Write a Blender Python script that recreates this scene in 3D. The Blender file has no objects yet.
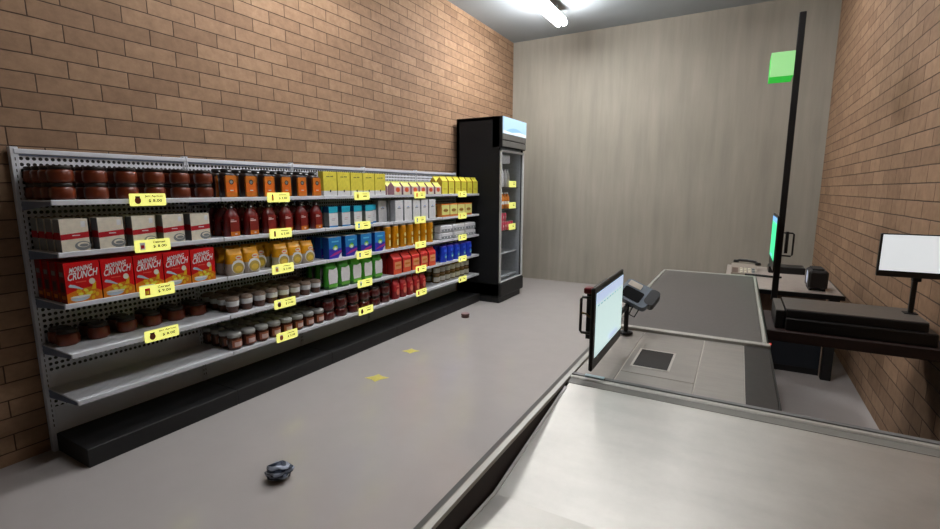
import bpy, math, random
from mathutils import Vector, Matrix
random.seed(7)
PI = math.pi
sc = bpy.context.scene
COL = sc.collection

# ------------------------------------------------------------------ materials
def lin(c):
    return tuple(((v / 255) / 12.92 if v / 255 <= .04045 else ((v / 255 + .055) / 1.055) ** 2.4) for v in c) + (1,)

MATS = {}
def mat(name, rgb, rough=.5, metal=0, var=.08, vscale=40, bump=0, spec=.5, emit=None, estr=0, coat=0, stretch=None):
    if name in MATS: return MATS[name]
    m = bpy.data.materials.new(name); m.use_nodes = True
    nt = m.node_tree; N = nt.nodes; L = nt.links
    b = N['Principled BSDF']
    c = lin(rgb)
    tc = N.new('ShaderNodeTexCoord'); mp = N.new('ShaderNodeMapping')
    if stretch: mp.inputs['Scale'].default_value = stretch
    L.new(tc.outputs['Object'], mp.inputs['Vector'])
    nz = N.new('ShaderNodeTexNoise'); nz.inputs['Scale'].default_value = vscale; nz.inputs['Detail'].default_value = 4
    L.new(mp.outputs['Vector'], nz.inputs['Vector'])
    rp = N.new('ShaderNodeValToRGB')
    rp.color_ramp.elements[0].position = .3; rp.color_ramp.elements[1].position = .7
    rp.color_ramp.elements[0].color = tuple(v * (1 - var) for v in c[:3]) + (1,)
    rp.color_ramp.elements[1].color = tuple(min(1, v * (1 + var)) for v in c[:3]) + (1,)
    L.new(nz.outputs['Fac'], rp.inputs['Fac']); L.new(rp.outputs['Color'], b.inputs['Base Color'])
    b.inputs['Roughness'].default_value = rough; b.inputs['Metallic'].default_value = metal
    b.inputs['Specular IOR Level'].default_value = spec
    b.inputs['Coat Weight'].default_value = coat
    if bump:
        bm = N.new('ShaderNodeBump'); bm.inputs['Strength'].default_value = bump; bm.inputs['Distance'].default_value = .004
        L.new(nz.outputs['Fac'], bm.inputs['Height']); L.new(bm.outputs['Normal'], b.inputs['Normal'])
    if emit:
        b.inputs['Emission Color'].default_value = lin(emit); b.inputs['Emission Strength'].default_value = estr
    MATS[name] = m
    return m

def world_xyz(N, L, order):
    g = N.new('ShaderNodeNewGeometry'); s = N.new('ShaderNodeSeparateXYZ'); c = N.new('ShaderNodeCombineXYZ')
    L.new(g.outputs['Position'], s.inputs[0])
    for i, a in enumerate(order):
        if a: L.new(s.outputs[a], c.inputs[i])
    return c

def brick_mat():
    m = bpy.data.materials.new('brown_brick'); m.use_nodes = True
    nt = m.node_tree; N = nt.nodes; L = nt.links; b = N['Principled BSDF']
    c = world_xyz(N, L, ('Y', 'Z', None))
    mp = N.new('ShaderNodeMapping'); mp.inputs['Location'].default_value = (.1835, -.074, 0)
    L.new(c.outputs[0], mp.inputs['Vector'])
    # slight waviness of the hand laid courses
    nw = N.new('ShaderNodeTexNoise'); nw.inputs['Scale'].default_value = 7; L.new(c.outputs[0], nw.inputs['Vector'])
    mx = N.new('ShaderNodeVectorMath'); mx.operation = 'MULTIPLY_ADD'; mx.inputs[1].default_value = (.006, .006, 0)
    L.new(nw.outputs['Color'], mx.inputs[0]); L.new(mp.outputs[0], mx.inputs[2])
    bt = N.new('ShaderNodeTexBrick'); bt.offset = .5; bt.offset_frequency = 2; bt.squash = 1
    bt.inputs['Scale'].default_value = 1; bt.inputs['Brick Width'].default_value = .3085; bt.inputs['Row Height'].default_value = .0975
    bt.inputs['Mortar Size'].default_value = .0042; bt.inputs['Mortar Smooth'].default_value = .6; bt.inputs['Bias'].default_value = 0
    bt.inputs['Color1'].default_value = lin(BR1); bt.inputs['Color2'].default_value = lin(BR2); bt.inputs['Mortar'].default_value = lin((78, 58, 44))
    L.new(mx.outputs[0], bt.inputs['Vector'])
    n1 = N.new('ShaderNodeTexNoise'); n1.inputs['Scale'].default_value = 14; n1.inputs['Detail'].default_value = 6; n1.inputs['Roughness'].default_value = .65
    L.new(c.outputs[0], n1.inputs['Vector'])
    r = N.new('ShaderNodeValToRGB'); r.color_ramp.elements[0].position = .25; r.color_ramp.elements[0].color = (.72, .70, .68, 1)
    r.color_ramp.elements[1].position = .75; r.color_ramp.elements[1].color = (1.15, 1.15, 1.15, 1)
    L.new(n1.outputs['Fac'], r.inputs['Fac'])
    mu = N.new('ShaderNodeMix'); mu.data_type = 'RGBA'; mu.blend_type = 'MULTIPLY'; mu.inputs[0].default_value = 1
    L.new(bt.outputs['Color'], mu.inputs[6]); L.new(r.outputs[0], mu.inputs[7]); L.new(mu.outputs[2], b.inputs['Base Color'])
    b.inputs['Roughness'].default_value = .75; b.inputs['Specular IOR Level'].default_value = .35
    iv = N.new('ShaderNodeMath'); iv.operation = 'SUBTRACT'; iv.inputs[0].default_value = 1; L.new(bt.outputs['Fac'], iv.inputs[1])
    ad = N.new('ShaderNodeMath'); ad.operation = 'MULTIPLY_ADD'; ad.inputs[1].default_value = .25; L.new(n1.outputs['Fac'], ad.inputs[0]); L.new(iv.outputs[0], ad.inputs[2])
    bu = N.new('ShaderNodeBump'); bu.inputs['Strength'].default_value = .7; bu.inputs['Distance'].default_value = .008
    L.new(ad.outputs[0], bu.inputs['Height']); L.new(bu.outputs[0], b.inputs['Normal'])
    return m

def streak_mat(name, rgb1, rgb2, sx, sy, sz, rough, bump=.1, spec=.5):
    m = bpy.data.materials.new(name); m.use_nodes = True
    nt = m.node_tree; N = nt.nodes; L = nt.links; b = N['Principled BSDF']
    g = N.new('ShaderNodeNewGeometry'); mp = N.new('ShaderNodeMapping'); mp.inputs['Scale'].default_value = (sx, sy, sz)
    L.new(g.outputs['Position'], mp.inputs['Vector'])
    n = N.new('ShaderNodeTexNoise'); n.inputs['Scale'].default_value = 1; n.inputs['Detail'].default_value = 7; n.inputs['Roughness'].default_value = .6
    L.new(mp.outputs[0], n.inputs['Vector'])
    n2 = N.new('ShaderNodeTexNoise'); n2.inputs['Scale'].default_value = .8; n2.inputs['Detail'].default_value = 3
    L.new(g.outputs['Position'], n2.inputs['Vector'])
    av = N.new('ShaderNodeMath'); av.operation = 'MULTIPLY_ADD'; av.inputs[1].default_value = .45
    h = N.new('ShaderNodeMath'); h.operation = 'MULTIPLY'; h.inputs[1].default_value = .55
    L.new(n.outputs['Fac'], h.inputs[0]); L.new(n2.outputs['Fac'], av.inputs[0]); L.new(h.outputs[0], av.inputs[2])
    r = N.new('ShaderNodeValToRGB'); r.color_ramp.elements[0].position = .36; r.color_ramp.elements[1].position = .64
    r.color_ramp.elements[0].color = lin(rgb1); r.color_ramp.elements[1].color = lin(rgb2)
    L.new(av.outputs[0], r.inputs['Fac']); L.new(r.outputs[0], b.inputs['Base Color'])
    b.inputs['Roughness'].default_value = rough; b.inputs['Specular IOR Level'].default_value = spec
    bu = N.new('ShaderNodeBump'); bu.inputs['Strength'].default_value = bump; bu.inputs['Distance'].default_value = .003
    L.new(n.outputs['Fac'], bu.inputs['Height']); L.new(bu.outputs[0], b.inputs['Normal'])
    return m

def brushed(name, rgb, rough=.3, along='Y', metal=.9):
    m = bpy.data.materials.new(name); m.use_nodes = True
    nt = m.node_tree; N = nt.nodes; L = nt.links; b = N['Principled BSDF']
    g = N.new('ShaderNodeNewGeometry'); mp = N.new('ShaderNodeMapping')
    mp.inputs['Scale'].default_value = {'Y': (160, 6, 40), 'X': (6, 60, 40), 'P': (3, 14, 14)}[along]
    L.new(g.outputs['Position'], mp.inputs['Vector'])
    n = N.new('ShaderNodeTexNoise'); n.inputs['Scale'].default_value = 1; n.inputs['Detail'].default_value = 5
    L.new(mp.outputs[0], n.inputs['Vector'])
    n2 = N.new('ShaderNodeTexNoise'); n2.inputs['Scale'].default_value = 9; n2.inputs['Detail'].default_value = 6; n2.inputs['Roughness'].default_value = .7
    L.new(g.outputs['Position'], n2.inputs['Vector'])
    a = N.new('ShaderNodeMath'); a.operation = 'ADD'; L.new(n.outputs['Fac'], a.inputs[0]); L.new(n2.outputs['Fac'], a.inputs[1])
    h = N.new('ShaderNodeMath'); h.operation = 'MULTIPLY'; h.inputs[1].default_value = .5; L.new(a.outputs[0], h.inputs[0])
    r = N.new('ShaderNodeValToRGB'); c = lin(rgb)
    r.color_ramp.elements[0].position = .35; r.color_ramp.elements[1].position = .65
    r.color_ramp.elements[0].color = tuple(v * .9 for v in c[:3]) + (1,); r.color_ramp.elements[1].color = tuple(min(1, v * 1.08) for v in c[:3]) + (1,)
    L.new(h.outputs[0], r.inputs['Fac']); L.new(r.outputs[0], b.inputs['Base Color'])
    mr = N.new('ShaderNodeMapRange'); mr.inputs['To Min'].default_value = rough - .07; mr.inputs['To Max'].default_value = rough + .1
    L.new(h.outputs[0], mr.inputs['Value']); L.new(mr.outputs[0], b.inputs['Roughness'])
    b.inputs['Metallic'].default_value = metal
    bu = N.new('ShaderNodeBump'); bu.inputs['Strength'].default_value = .03; bu.inputs['Distance'].default_value = .002
    L.new(h.outputs[0], bu.inputs['Height']); L.new(bu.outputs[0], b.inputs['Normal'])
    return m

def perforated():
    m = bpy.data.materials.new('perforated_white_steel'); m.use_nodes = True
    nt = m.node_tree; N = nt.nodes; L = nt.links; b = N['Principled BSDF']
    g = N.new('ShaderNodeNewGeometry'); s = N.new('ShaderNodeSeparateXYZ'); L.new(g.outputs['Position'], s.inputs[0])
    def M(op, a, bb=None, cc=None):
        n = N.new('ShaderNodeMath'); n.operation = op
        for i, v in enumerate((a, bb, cc)):
            if v is None: continue
            if isinstance(v, (int, float)): n.inputs[i].default_value = v
            else: L.new(v, n.inputs[i])
        return n.outputs[0]
    py, pz = .0272, .0318
    y = M('SUBTRACT', s.outputs['Y'], 1.08 - py / 2); z = M('SUBTRACT', s.outputs['Z'], 1.662 - pz / 2)
    fy = M('SUBTRACT', M('FLOORED_MODULO', y, py), py / 2); fz = M('SUBTRACT', M('FLOORED_MODULO', z, pz), pz / 2)
    d = M('SQRT', M('ADD', M('MULTIPLY', fy, fy), M('MULTIPLY', fz, fz)))
    hole = M('LESS_THAN', d, .0092)
    Z = s.outputs['Z']
    def band(lo, hi): return M('MULTIPLY', M('GREATER_THAN', Z, lo), M('LESS_THAN', Z, hi))
    solid = M('MINIMUM', M('ADD', M('ADD', band(0, .262), band(.38, .465)), M('ADD', band(.64, .70), band(1.68, 2))), 1)
    uy = M('FLOORED_MODULO', M('SUBTRACT', s.outputs['Y'], 1.05), .9)
    edge = M('MAXIMUM', M('LESS_THAN', uy, .022), M('GREATER_THAN', uy, .878))
    solid = M('MAXIMUM', solid, edge)
    hole = M('MULTIPLY', hole, M('SUBTRACT', 1, solid))
    mx = N.new('ShaderNodeMix'); mx.data_type = 'RGBA'; L.new(hole, mx.inputs[0])
    mx.inputs[6].default_value = lin(STEEL); mx.inputs[7].default_value = lin((14, 14, 15))
    L.new(mx.outputs[2], b.inputs['Base Color']); b.inputs['Roughness'].default_value = .45
    bu = N.new('ShaderNodeBump'); bu.invert = True; bu.inputs['Strength'].default_value = .5; bu.inputs['Distance'].default_value = .003
    L.new(hole, bu.inputs['Height']); L.new(bu.outputs[0], b.inputs['Normal'])
    return m

BR1, BR2 = (169, 136, 107), (146, 115, 89)
STEEL = (238, 240, 246)
BRICK = brick_mat()
PERF = perforated()
WHITE = mat('white_powder_coat', (228, 230, 236), .4, var=.03)
SHELFW = mat('shelf_grey_white', (240, 241, 246), .45, var=.02, vscale=12)
BLUEG = mat('bracket_shadow_blue_grey', (120, 134, 160), .45, var=.04)  # shadow tone of the brackets painted in as blue-grey
BLACK = mat('satin_black', (14, 14, 15), .38, var=.1)
MBLACK = mat('matt_black', (20, 20, 21), .6, var=.1)
PLINTH = mat('plinth_charcoal', (17, 17, 18), .6, var=.12, vscale=10)
METAL = brushed('brushed_steel_plate', (188, 185, 178), .46, 'P', .85)
METAL2 = brushed('scanner_bed_steel', (164, 158, 150), .42, 'X', .5)
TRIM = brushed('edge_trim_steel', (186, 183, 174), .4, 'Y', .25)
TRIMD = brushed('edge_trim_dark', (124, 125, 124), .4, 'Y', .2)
BELT = mat('belt_rubber', (92, 86, 82), .5, var=.06, vscale=60, bump=.1)
DPANEL = mat('dark_taupe_panel', (54, 50, 46), .6, var=.08, spec=.3)
WOODD = mat('dark_reddish_wood', (40, 22, 17), .6, var=.25, vscale=5, stretch=(1, 12, 12))
WOODB = mat('brown_wood_panel', (120, 96, 80), .55, var=.2, vscale=5, stretch=(6, 1, 1))
NAVY = mat('navy_panel', (30, 38, 48), .45)
DTOP = mat('taupe_desk_top', (186, 174, 164), .45, var=.08)

# ------------------------------------------------------------------ mesh builder
_txt = {}
def text_geo(s):
    if s in _txt: return _txt[s]
    cu = bpy.data.curves.new('t', 'FONT'); cu.body = s; cu.size = 1; cu.resolution_u = 2; cu.offset = .022
    o = bpy.data.objects.new('t', cu); COL.objects.link(o)
    bpy.context.view_layer.update()
    me = o.evaluated_get(bpy.context.evaluated_depsgraph_get()).to_mesh()
    vs = [(v.co.x, v.co.y) for v in me.vertices]; fs = [tuple(p.vertices) for p in me.polygons]
    bpy.data.objects.remove(o)
    x0 = min(v[0] for v in vs); x1 = max(v[0] for v in vs); y0 = min(v[1] for v in vs); y1 = max(v[1] for v in vs)
    _txt[s] = ([((x - x0) / (x1 - x0), (y - y0) / (y1 - y0)) for x, y in vs], fs)
    return _txt[s]

class MB:
    def __init__(s): s.v = []; s.f = []; s.m = []; s.mi = []; s.sm = []
    def _mi(s, m):
        if m not in s.m: s.m.append(m)
        return s.m.index(m)
    def add(s, vs, fs, m, smooth=False):
        n = len(s.v); s.v += [tuple(p) for p in vs]; k = s._mi(m)
        for f in fs: s.f.append(tuple(i + n for i in f)); s.mi.append(k); s.sm.append(smooth)
        return s
    def box(s, a, b, m):
        (x0, y0, z0), (x1, y1, z1) = a, b
        return s.add([(x0, y0, z0), (x1, y0, z0), (x1, y1, z0), (x0, y1, z0), (x0, y0, z1), (x1, y0, z1), (x1, y1, z1), (x0, y1, z1)],
                     [(0, 3, 2, 1), (4, 5, 6, 7), (0, 1, 5, 4), (1, 2, 6, 5), (2, 3, 7, 6), (3, 0, 4, 7)], m)
    def cbox(s, a, b, m, c=.004):
        # box with chamfered edges
        (x0, y0, z0), (x1, y1, z1) = a, b
        c = min(c, (x1 - x0) * .45, (y1 - y0) * .45, (z1 - z0) * .45)
        def ring(x, X, y, Y, z, k): return [(x + k, y, z), (X - k, y, z), (X, y + k, z), (X, Y - k, z), (X - k, Y, z), (x + k, Y, z), (x, Y - k, z), (x, y + k, z)]
        rs = [ring(x0 + c, x1 - c, y0 + c, y1 - c, z0, c * .3), ring(x0, x1, y0, y1, z0 + c, c), ring(x0, x1, y0, y1, z1 - c, c), ring(x0 + c, x1 - c, y0 + c, y1 - c, z1, c * .3)]
        vs = [p for r in rs for p in r]; fs = [tuple(range(7, -1, -1)), tuple(range(24, 32))]
        for k in range(3):
            for i in range(8):
                j = (i + 1) % 8; fs.append((k * 8 + i, k * 8 + j, k * 8 + 8 + j, k * 8 + 8 + i))
        return s.add(vs, fs, m)
    def lathe(s, prof, m, n=20, c=(0, 0), sx=1, sy=1, smooth=True, rib=0, cap=True):
        vs = []
        for r, z in prof:
            for i in range(n):
                a = 2 * PI * i / n
                k = 1 + (rib if i % 2 else -rib)
                vs.append((c[0] + r * k * math.cos(a) * sx, c[1] + r * k * math.sin(a) * sy, z))
        fs = []
        for k in range(len(prof) - 1):
            for i in range(n):
                j = (i + 1) % n; fs.append((k * n + i, k * n + j, (k + 1) * n + j, (k + 1) * n + i))
        s.add(vs, fs, m, smooth)
        if cap:
            s.add(vs[-n:], [tuple(range(n))], m); s.add(vs[:n], [tuple(range(n - 1, -1, -1))], m)
        return s
    def prism(s, prof, axis, a, b, m, smooth=False):
        # prof: 2D points; axis 'y': (x,z) extruded along y ; 'x': (y,z) along x
        n = len(prof)
        if axis == 'y': vs = [(p[0], a, p[1]) for p in prof] + [(p[0], b, p[1]) for p in prof]
        elif axis == 'x': vs = [(a, p[0], p[1]) for p in prof] + [(b, p[0], p[1]) for p in prof]
        else: vs = [(p[0], p[1], a) for p in prof] + [(p[0], p[1], b) for p in prof]
        fs = [tuple(range(n)), tuple(range(2 * n - 1, n - 1, -1))]
        s.add(vs, fs, m)
        n0 = len(s.v) - 2 * n
        k = s._mi(m)
        for i in range(n):
            j = (i + 1) % n; s.f.append((n0 + i, n0 + n + i, n0 + n + j, n0 + j)); s.mi.append(k); s.sm.append(smooth)
        return s
    def tube(s, pts, r, m, n=8, closed=False):
        pts = [Vector(p) for p in pts]; vs = []; N_ = len(pts)
        for i, p in enumerate(pts):
            if closed: d = (pts[(i + 1) % N_] - pts[i - 1]).normalized()
            else: d = (pts[min(i + 1, N_ - 1)] - pts[max(i - 1, 0)]).normalized()
            u = d.cross(Vector((0, 0, 1)))
            if u.length < .2: u = d.cross(Vector((1, 0, 0)))
            u.normalize(); w = d.cross(u)
            for k in range(n):
                a = 2 * PI * k / n; vs.append(tuple(p + u * r * math.cos(a) + w * r * math.sin(a)))
        fs = []
        for i in range(N_ if closed else N_ - 1):
            q = (i + 1) % N_
            for k in range(n):
                j = (k + 1) % n; fs.append((i * n + k, i * n + j, q * n + j, q * n + k))
        s.add(vs, fs, m, True)
        if not closed: s.add(vs[:n], [tuple(range(n))], m); s.add(vs[-n:], [tuple(range(n - 1, -1, -1))], m)
        return s
    # flat graphics on the front plane (x = const, u = y, v = z)
    def fp(s, x, pts, m): return s.add([(x, u, v) for u, v in pts], [tuple(range(len(pts)))], m)
    def fr(s, x, u0, v0, u1, v1, m): return s.fp(x, [(u0, v0), (u1, v0), (u1, v1), (u0, v1)], m)
    def fe(s, x, u, v, ru, rv, m, a0=0, a1=2 * PI, n=16, rot=0):
        return s.fp(x, [(u + ru * math.cos(a0 + (a1 - a0) * i / n) * math.cos(rot) - rv * math.sin(a0 + (a1 - a0) * i / n) * math.sin(rot),
                         v + ru * math.cos(a0 + (a1 - a0) * i / n) * math.sin(rot) + rv * math.sin(a0 + (a1 - a0) * i / n) * math.cos(rot)) for i in range(n if a1 - a0 > 6 else n + 1)], m)
    def ft(s, x, t, u0, v0, w, h, m, slope=0, shear=0):
        vs, fs = text_geo(t)
        return s.add([(x, u0 + a * w + b * h * shear, v0 + b * h + a * w * slope) for a, b in vs], fs, m)
    def xf(s, M):
        s.v = [tuple(M @ Vector(p)) for p in s.v]; return s
    def build(s, name, parent=None, loc=(0, 0, 0), rot=None, bevel=0):
        me = bpy.data.meshes.new(name); me.from_pydata(s.v, [], s.f)
        for m in s.m: me.materials.append(m)
        me.polygons.foreach_set('material_index', s.mi); me.polygons.foreach_set('use_smooth', s.sm)
        me.update()
        o = bpy.data.objects.new(name, me); COL.objects.link(o); o.location = loc
        if rot: o.rotation_euler = rot
        if parent: o.parent = parent
        if bevel:
            bv = o.modifiers.new('bevel', 'BEVEL'); bv.width = bevel; bv.segments = 2; bv.limit_method = 'ANGLE'
        return o

def tag(o, label=None, cat=None, group=None, kind=None):
    if label: o['label'] = label
    if cat: o['category'] = cat
    if group: o['group'] = group
    if kind: o['kind'] = kind
    return o
def empty(name, loc=(0, 0, 0), rz=0):
    o = bpy.data.objects.new(name, None); COL.objects.link(o); o.location = loc; o.rotation_euler = (0, 0, rz); o.empty_display_size = .05
    return o
def struct(name, mb): return tag(mb.build(name), kind='structure')

# ------------------------------------------------------------------ room shell
XL, XR, YB, YF, H = -3.385, .882, 7.46, -2.2, 3.84
FLOOR = streak_mat('polished_concrete_floor', (198, 191, 187), (203, 196, 192), 5, 5, 5, .12, .0, .6)
BACKW = streak_mat('grey_plaster_wall', (162, 156, 142), (182, 174, 159), 9, 9, .8, .8, .25, .3)
CEIL = streak_mat('grey_ceiling_paint', (176, 184, 188), (184, 191, 194), 2, 2, 2, .8, .05, .3)
struct('floor', MB().box((XL - .1, YF - .1, -.1), (XR + .1, YB + .1, 0), FLOOR))
struct('wall_left', MB().box((XL - .1, YF - .1, 0), (XL, YB + .1, H), BRICK))
struct('wall_right', MB().box((XR, YF - .1, 0), (XR + .1, YB + .1, H), BRICK))
struct('wall_back', MB().box((XL, YB, 0), (XR, YB + .1, H), BACKW))
struct('wall_front', MB().box((XL, YF - .1, 0), (XR, YF, H), BACKW))
struct('ceiling', MB().box((XL - .1, YF - .1, H), (XR + .1, YB + .1, H + .1), CEIL))

# ------------------------------------------------------------------ shelving bays
SZ = [1.445, 1.18, .912, .645, .385]
XB, XF = -3.345, -2.98
ords = ['first', 'second', 'third', 'fourth', 'fifth', 'sixth', 'seventh', 'eighth']
bay_desc = ['at the near end, its bottom shelf left empty', 'second from the near end, holding the chocolate spread jars',
            'in the middle of the run, with the yellow boxes', 'second from the fridge, with the tall gold cans', 'beside the black fridge, with the yellow cartons']
for i in range(5):
    y0 = 1.05 + .9 * i; y1 = y0 + .9
    r = tag(empty('shelving_bay', (XB, (y0 + y1) / 2, 0)), 'white steel supermarket shelving bay ' + bay_desc[i], 'shelving', 'white shelving bays along the brick wall')
    oy = (y0 + y1) / 2; L0, L1 = -.449, .449
    def B(mb, n, p=r): return mb.build(n, p)
    B(MB().box((-.012, L0, .02), (0, L1, 1.69), PERF), 'back_panel')
    B(MB().cbox((-.03, L0, 1.685), (.012, L1, 1.712), WHITE, .003).box((.0, L0, 1.676), (.006, L1, 1.685), BLUEG), 'top_rail')
    # uprights with slots
    ends = ([(L0 - .014, L0 + .02)] if i == 0 else [(L0, L0 + .014)]) + [(L1 - .014, L1)]
    for a, b in ends:
        u = MB().cbox((-.03, a, 0), (.008, b, 1.722), WHITE, .002)
        z = .15
        while z < 1.68:
            u.box((.0078, (a + b) / 2 - .002, z), (.0088, (a + b) / 2 + .002, z + .016), MBLACK); z += .03
        B(u, 'upright')
    for k, z in enumerate(SZ):
        s = MB().cbox((.008, L0 + .001, z - .008), (XF - XB - .004, L1 - .001, z), SHELFW, .002)
        s.cbox((XF - XB - .008, L0 + .001, z - .026), (XF - XB, L1 - .001, z + .002), WHITE, .003)
        so = B(s, 'shelf')
        for a in (L0 + .002, L1 - .006):
            MB().prism([(.006, z - .008), (.35, z - .008), (.35, z - .026), (.006, z - .058)], 'y', a, a + .004, BLUEG).build('bracket', so)
    B(MB().cbox((.002, L0 + (0 if i else .008), 0), (.375, L1, .107), PLINTH, .003), 'plinth')

# ------------------------------------------------------------------ products (front faces +x, width along y)
def C(name, rgb, rough=.45, **k): return mat(name, tuple(min(246, v * 1.14) for v in rgb), rough, **k)
RIM = C('dark_lid', (30, 20, 14), .45)
JAM = C('apricot_jam_glass', (100, 40, 15), .35, coat=.15)
CREAM = C('cream_print', (216, 208, 190)); GREYC = C('grey_print', (126, 130, 130)); REDP = C('red_print', (176, 20, 34))
DRED = C('bottle_dark_red', (96, 16, 14), .3); DRED2 = C('bottle_red', (122, 30, 26), .35); DBLK = C('near_black_brown', (30, 14, 10), .35)
ORG = C('orange_label', (238, 104, 22)); ORG2 = C('amber_label', (198, 110, 28)); WHT = C('white_print', (232, 232, 230)); PINKW = C('pale_pink_print', (226, 190, 184))
YEL = C('lemon_yellow_card', (216, 202, 74)); CWHT = C('card_white', (214, 214, 218)); INK = C('ink', (40, 38, 30))
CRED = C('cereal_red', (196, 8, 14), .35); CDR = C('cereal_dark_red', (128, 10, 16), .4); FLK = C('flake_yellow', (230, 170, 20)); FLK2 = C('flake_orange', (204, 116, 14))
SILV = C('spoon_silver', (176, 190, 200)); GRN = C('leaf_green', (60, 150, 40)); GRND = C('deep_green', (36, 92, 30))
PAST = C('pasta_amber_film', (218, 150, 22), .35); PWIN = C('pasta_window', (176, 150, 70)); PBAS = C('pasta_pale_film', (176, 164, 150), .35)
BLU = C('detergent_blue', (30, 120, 186)); BLUD = C('detergent_indigo', (50, 40, 170)); BLUT = C('teal_top', (30, 160, 186)); BLUK = C('deep_blue_side', (12, 74, 120)); MAG = C('magenta_swoosh', (170, 40, 130))
GOLD = C('gold_can', (206, 138, 16), .25, metal=.3); GOLDL = C('gold_light_print', (236, 202, 120)); LIDS = C('silver_lid', (190, 186, 176), .3, metal=.5)
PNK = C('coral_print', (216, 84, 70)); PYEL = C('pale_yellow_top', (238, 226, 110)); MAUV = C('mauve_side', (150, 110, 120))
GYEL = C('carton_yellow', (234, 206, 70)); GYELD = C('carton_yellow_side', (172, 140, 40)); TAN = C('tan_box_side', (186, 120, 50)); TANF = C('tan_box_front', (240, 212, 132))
WPK = C('white_wrapped_pack', (206, 206, 210), .35); WPG = C('pack_grey_band', (128, 134, 142))
CRT = C('carton_red', (206, 44, 36)); CRTO = C('carton_orange_red', (226, 84, 48)); CBL = C('can_blue', (24, 60, 196), .3, metal=.2); CBL2 = C('can_sky', (60, 130, 220))
CHOC = C('chocolate_glass', (74, 42, 30), .2, coat=.4); CLID = C('grey_white_lid', (158, 158, 154), .45); CLAB = C('spread_label', (190, 166, 160)); CLAB2 = C('label_rust', (150, 84, 56))
CUPL = C('taupe_speckled_lid', (132, 114, 100), .5, var=.35, vscale=160); CUPW = C('cup_white_band', (204, 204, 204)); CUPB = C('cup_brown', (78, 42, 22), .3)
DKJ = C('dark_cherry_jar', (72, 18, 16), .22, coat=.4); DKJL = C('cherry_label', (84, 26, 22), .4)
RBG = C('red_bag', (168, 28, 34), .35); RBGL = C('red_bag_print', (206, 110, 90)); OLV = C('olive_jar_glass', (112, 92, 54), .25); OLL = C('olive_label', (196, 192, 180))
PRG = C('perfect_green', (96, 170, 60))

def P_jam(p):
    b = MB().lathe([(.042, 0), (.049, .006), (.053, .014), (.053, .055), (.048, .064), (.043, .067)], JAM, 16, rib=.03).build('jar_body', p)
    l = MB().lathe([(.042, .067), (.047, .068), (.047, .084), (.043, .087)], RIM, 20).build('lid', p); l['label'] = 'dark brown screw lid'
    return (.106, .087)
def P_tea(p):
    w, d = .05, .036
    prof = lambda s, z: [(z_, s) for z_ in z]
    b = MB().lathe([(.05, 0), (.055, .008), (.055, .145), (.05, .158), (.036, .166), (.03, .17)], DBLK, 16, sx=.84)
    x = .047
    b.build('bottle_body', p)
    lb = MB().fr(x, -.04, .004, .04, .034, ORG2).fr(x, -.04, .034, .04, .1, ORG).fr(x, -.038, .1, .038, .146, ORG2)
    lb.fe(x + .0006, 0, .103, .017, .017, DBLK).fe(x + .001, 0, .103, .011, .011, GREYC).fr(x + .001, -.012, .044, .012, .05, WHT)
    lb.box((x - .02, -.04, .003), (x - .0003, .04, .139), ORG2)
    lb.build('front_label', p)
    MB().lathe([(.034, .164), (.036, .166), (.036, .186), (.028, .192)], MBLACK, 16).fe(.0365, 0, .176, .014, .004, WHT).build('cap', p)
    return (.11, .192)
def P_yellow(p):
    w, d, h = .148, .06, .2
    b = MB().box((-d / 2, -w / 2, .042), (d / 2, w / 2, h), YEL).box((-d / 2, -w / 2, 0), (d / 2, w / 2, .042), CWHT)
    x = d / 2 + .0006
    for u in (-.032, -.012, .012, .028): b.fe(x, u, .158 + (.002 if u > 0 else 0), .008, .0042, INK, n=8)
    b.fp(x, [(-.006, .03), (.006, .03), (.008, .046), (0, .052), (-.008, .046)], INK)
    b.build('box_card', p)
    return (w, h)
def gable(w, d, he, h, front, side, top, extra=None):
    b = MB()
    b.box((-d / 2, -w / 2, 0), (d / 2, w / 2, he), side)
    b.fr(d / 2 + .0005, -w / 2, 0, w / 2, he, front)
    # gable roof with ridge along y, sloping to the front
    hr = h - .012
    b.prism([(-d / 2, he), (d / 2, he), (.003, hr), (-.003, hr)], 'y', -w / 2, w / 2, side)
    b.add([(d / 2 + .0006, -w / 2, he), (d / 2 + .0006, w / 2, he), (.0036, w / 2, hr), (.0036, -w / 2, hr)], [(0, 1, 2, 3)], top)
    b.box((-.003, -w / 2, hr), (.003, w / 2, h), top)
    if extra: extra(b, d / 2 + .001)
    return b
def P_pink(p):
    def ex(b, x):
        b.fr(x, -.058, .0, .058, .03, CREAM); b.fe(x + .0004, .0, .05, .034, .024, PNK); b.fe(x + .0008, .004, .045, .016, .013, ORG)
    gable(.118, .08, .082, .135, PINKW, MAUV, PYEL, ex).build('carton_body', p)
    return (.125, .135)
def P_ycart(p):
    def ex(b, x): b.fr(x, -.03, .055, .03, .062, GYELD).fr(x, -.058, .144, .058, .149, TAN)
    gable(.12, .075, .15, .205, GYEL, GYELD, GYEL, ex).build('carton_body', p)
    return (.12, .205)
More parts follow.
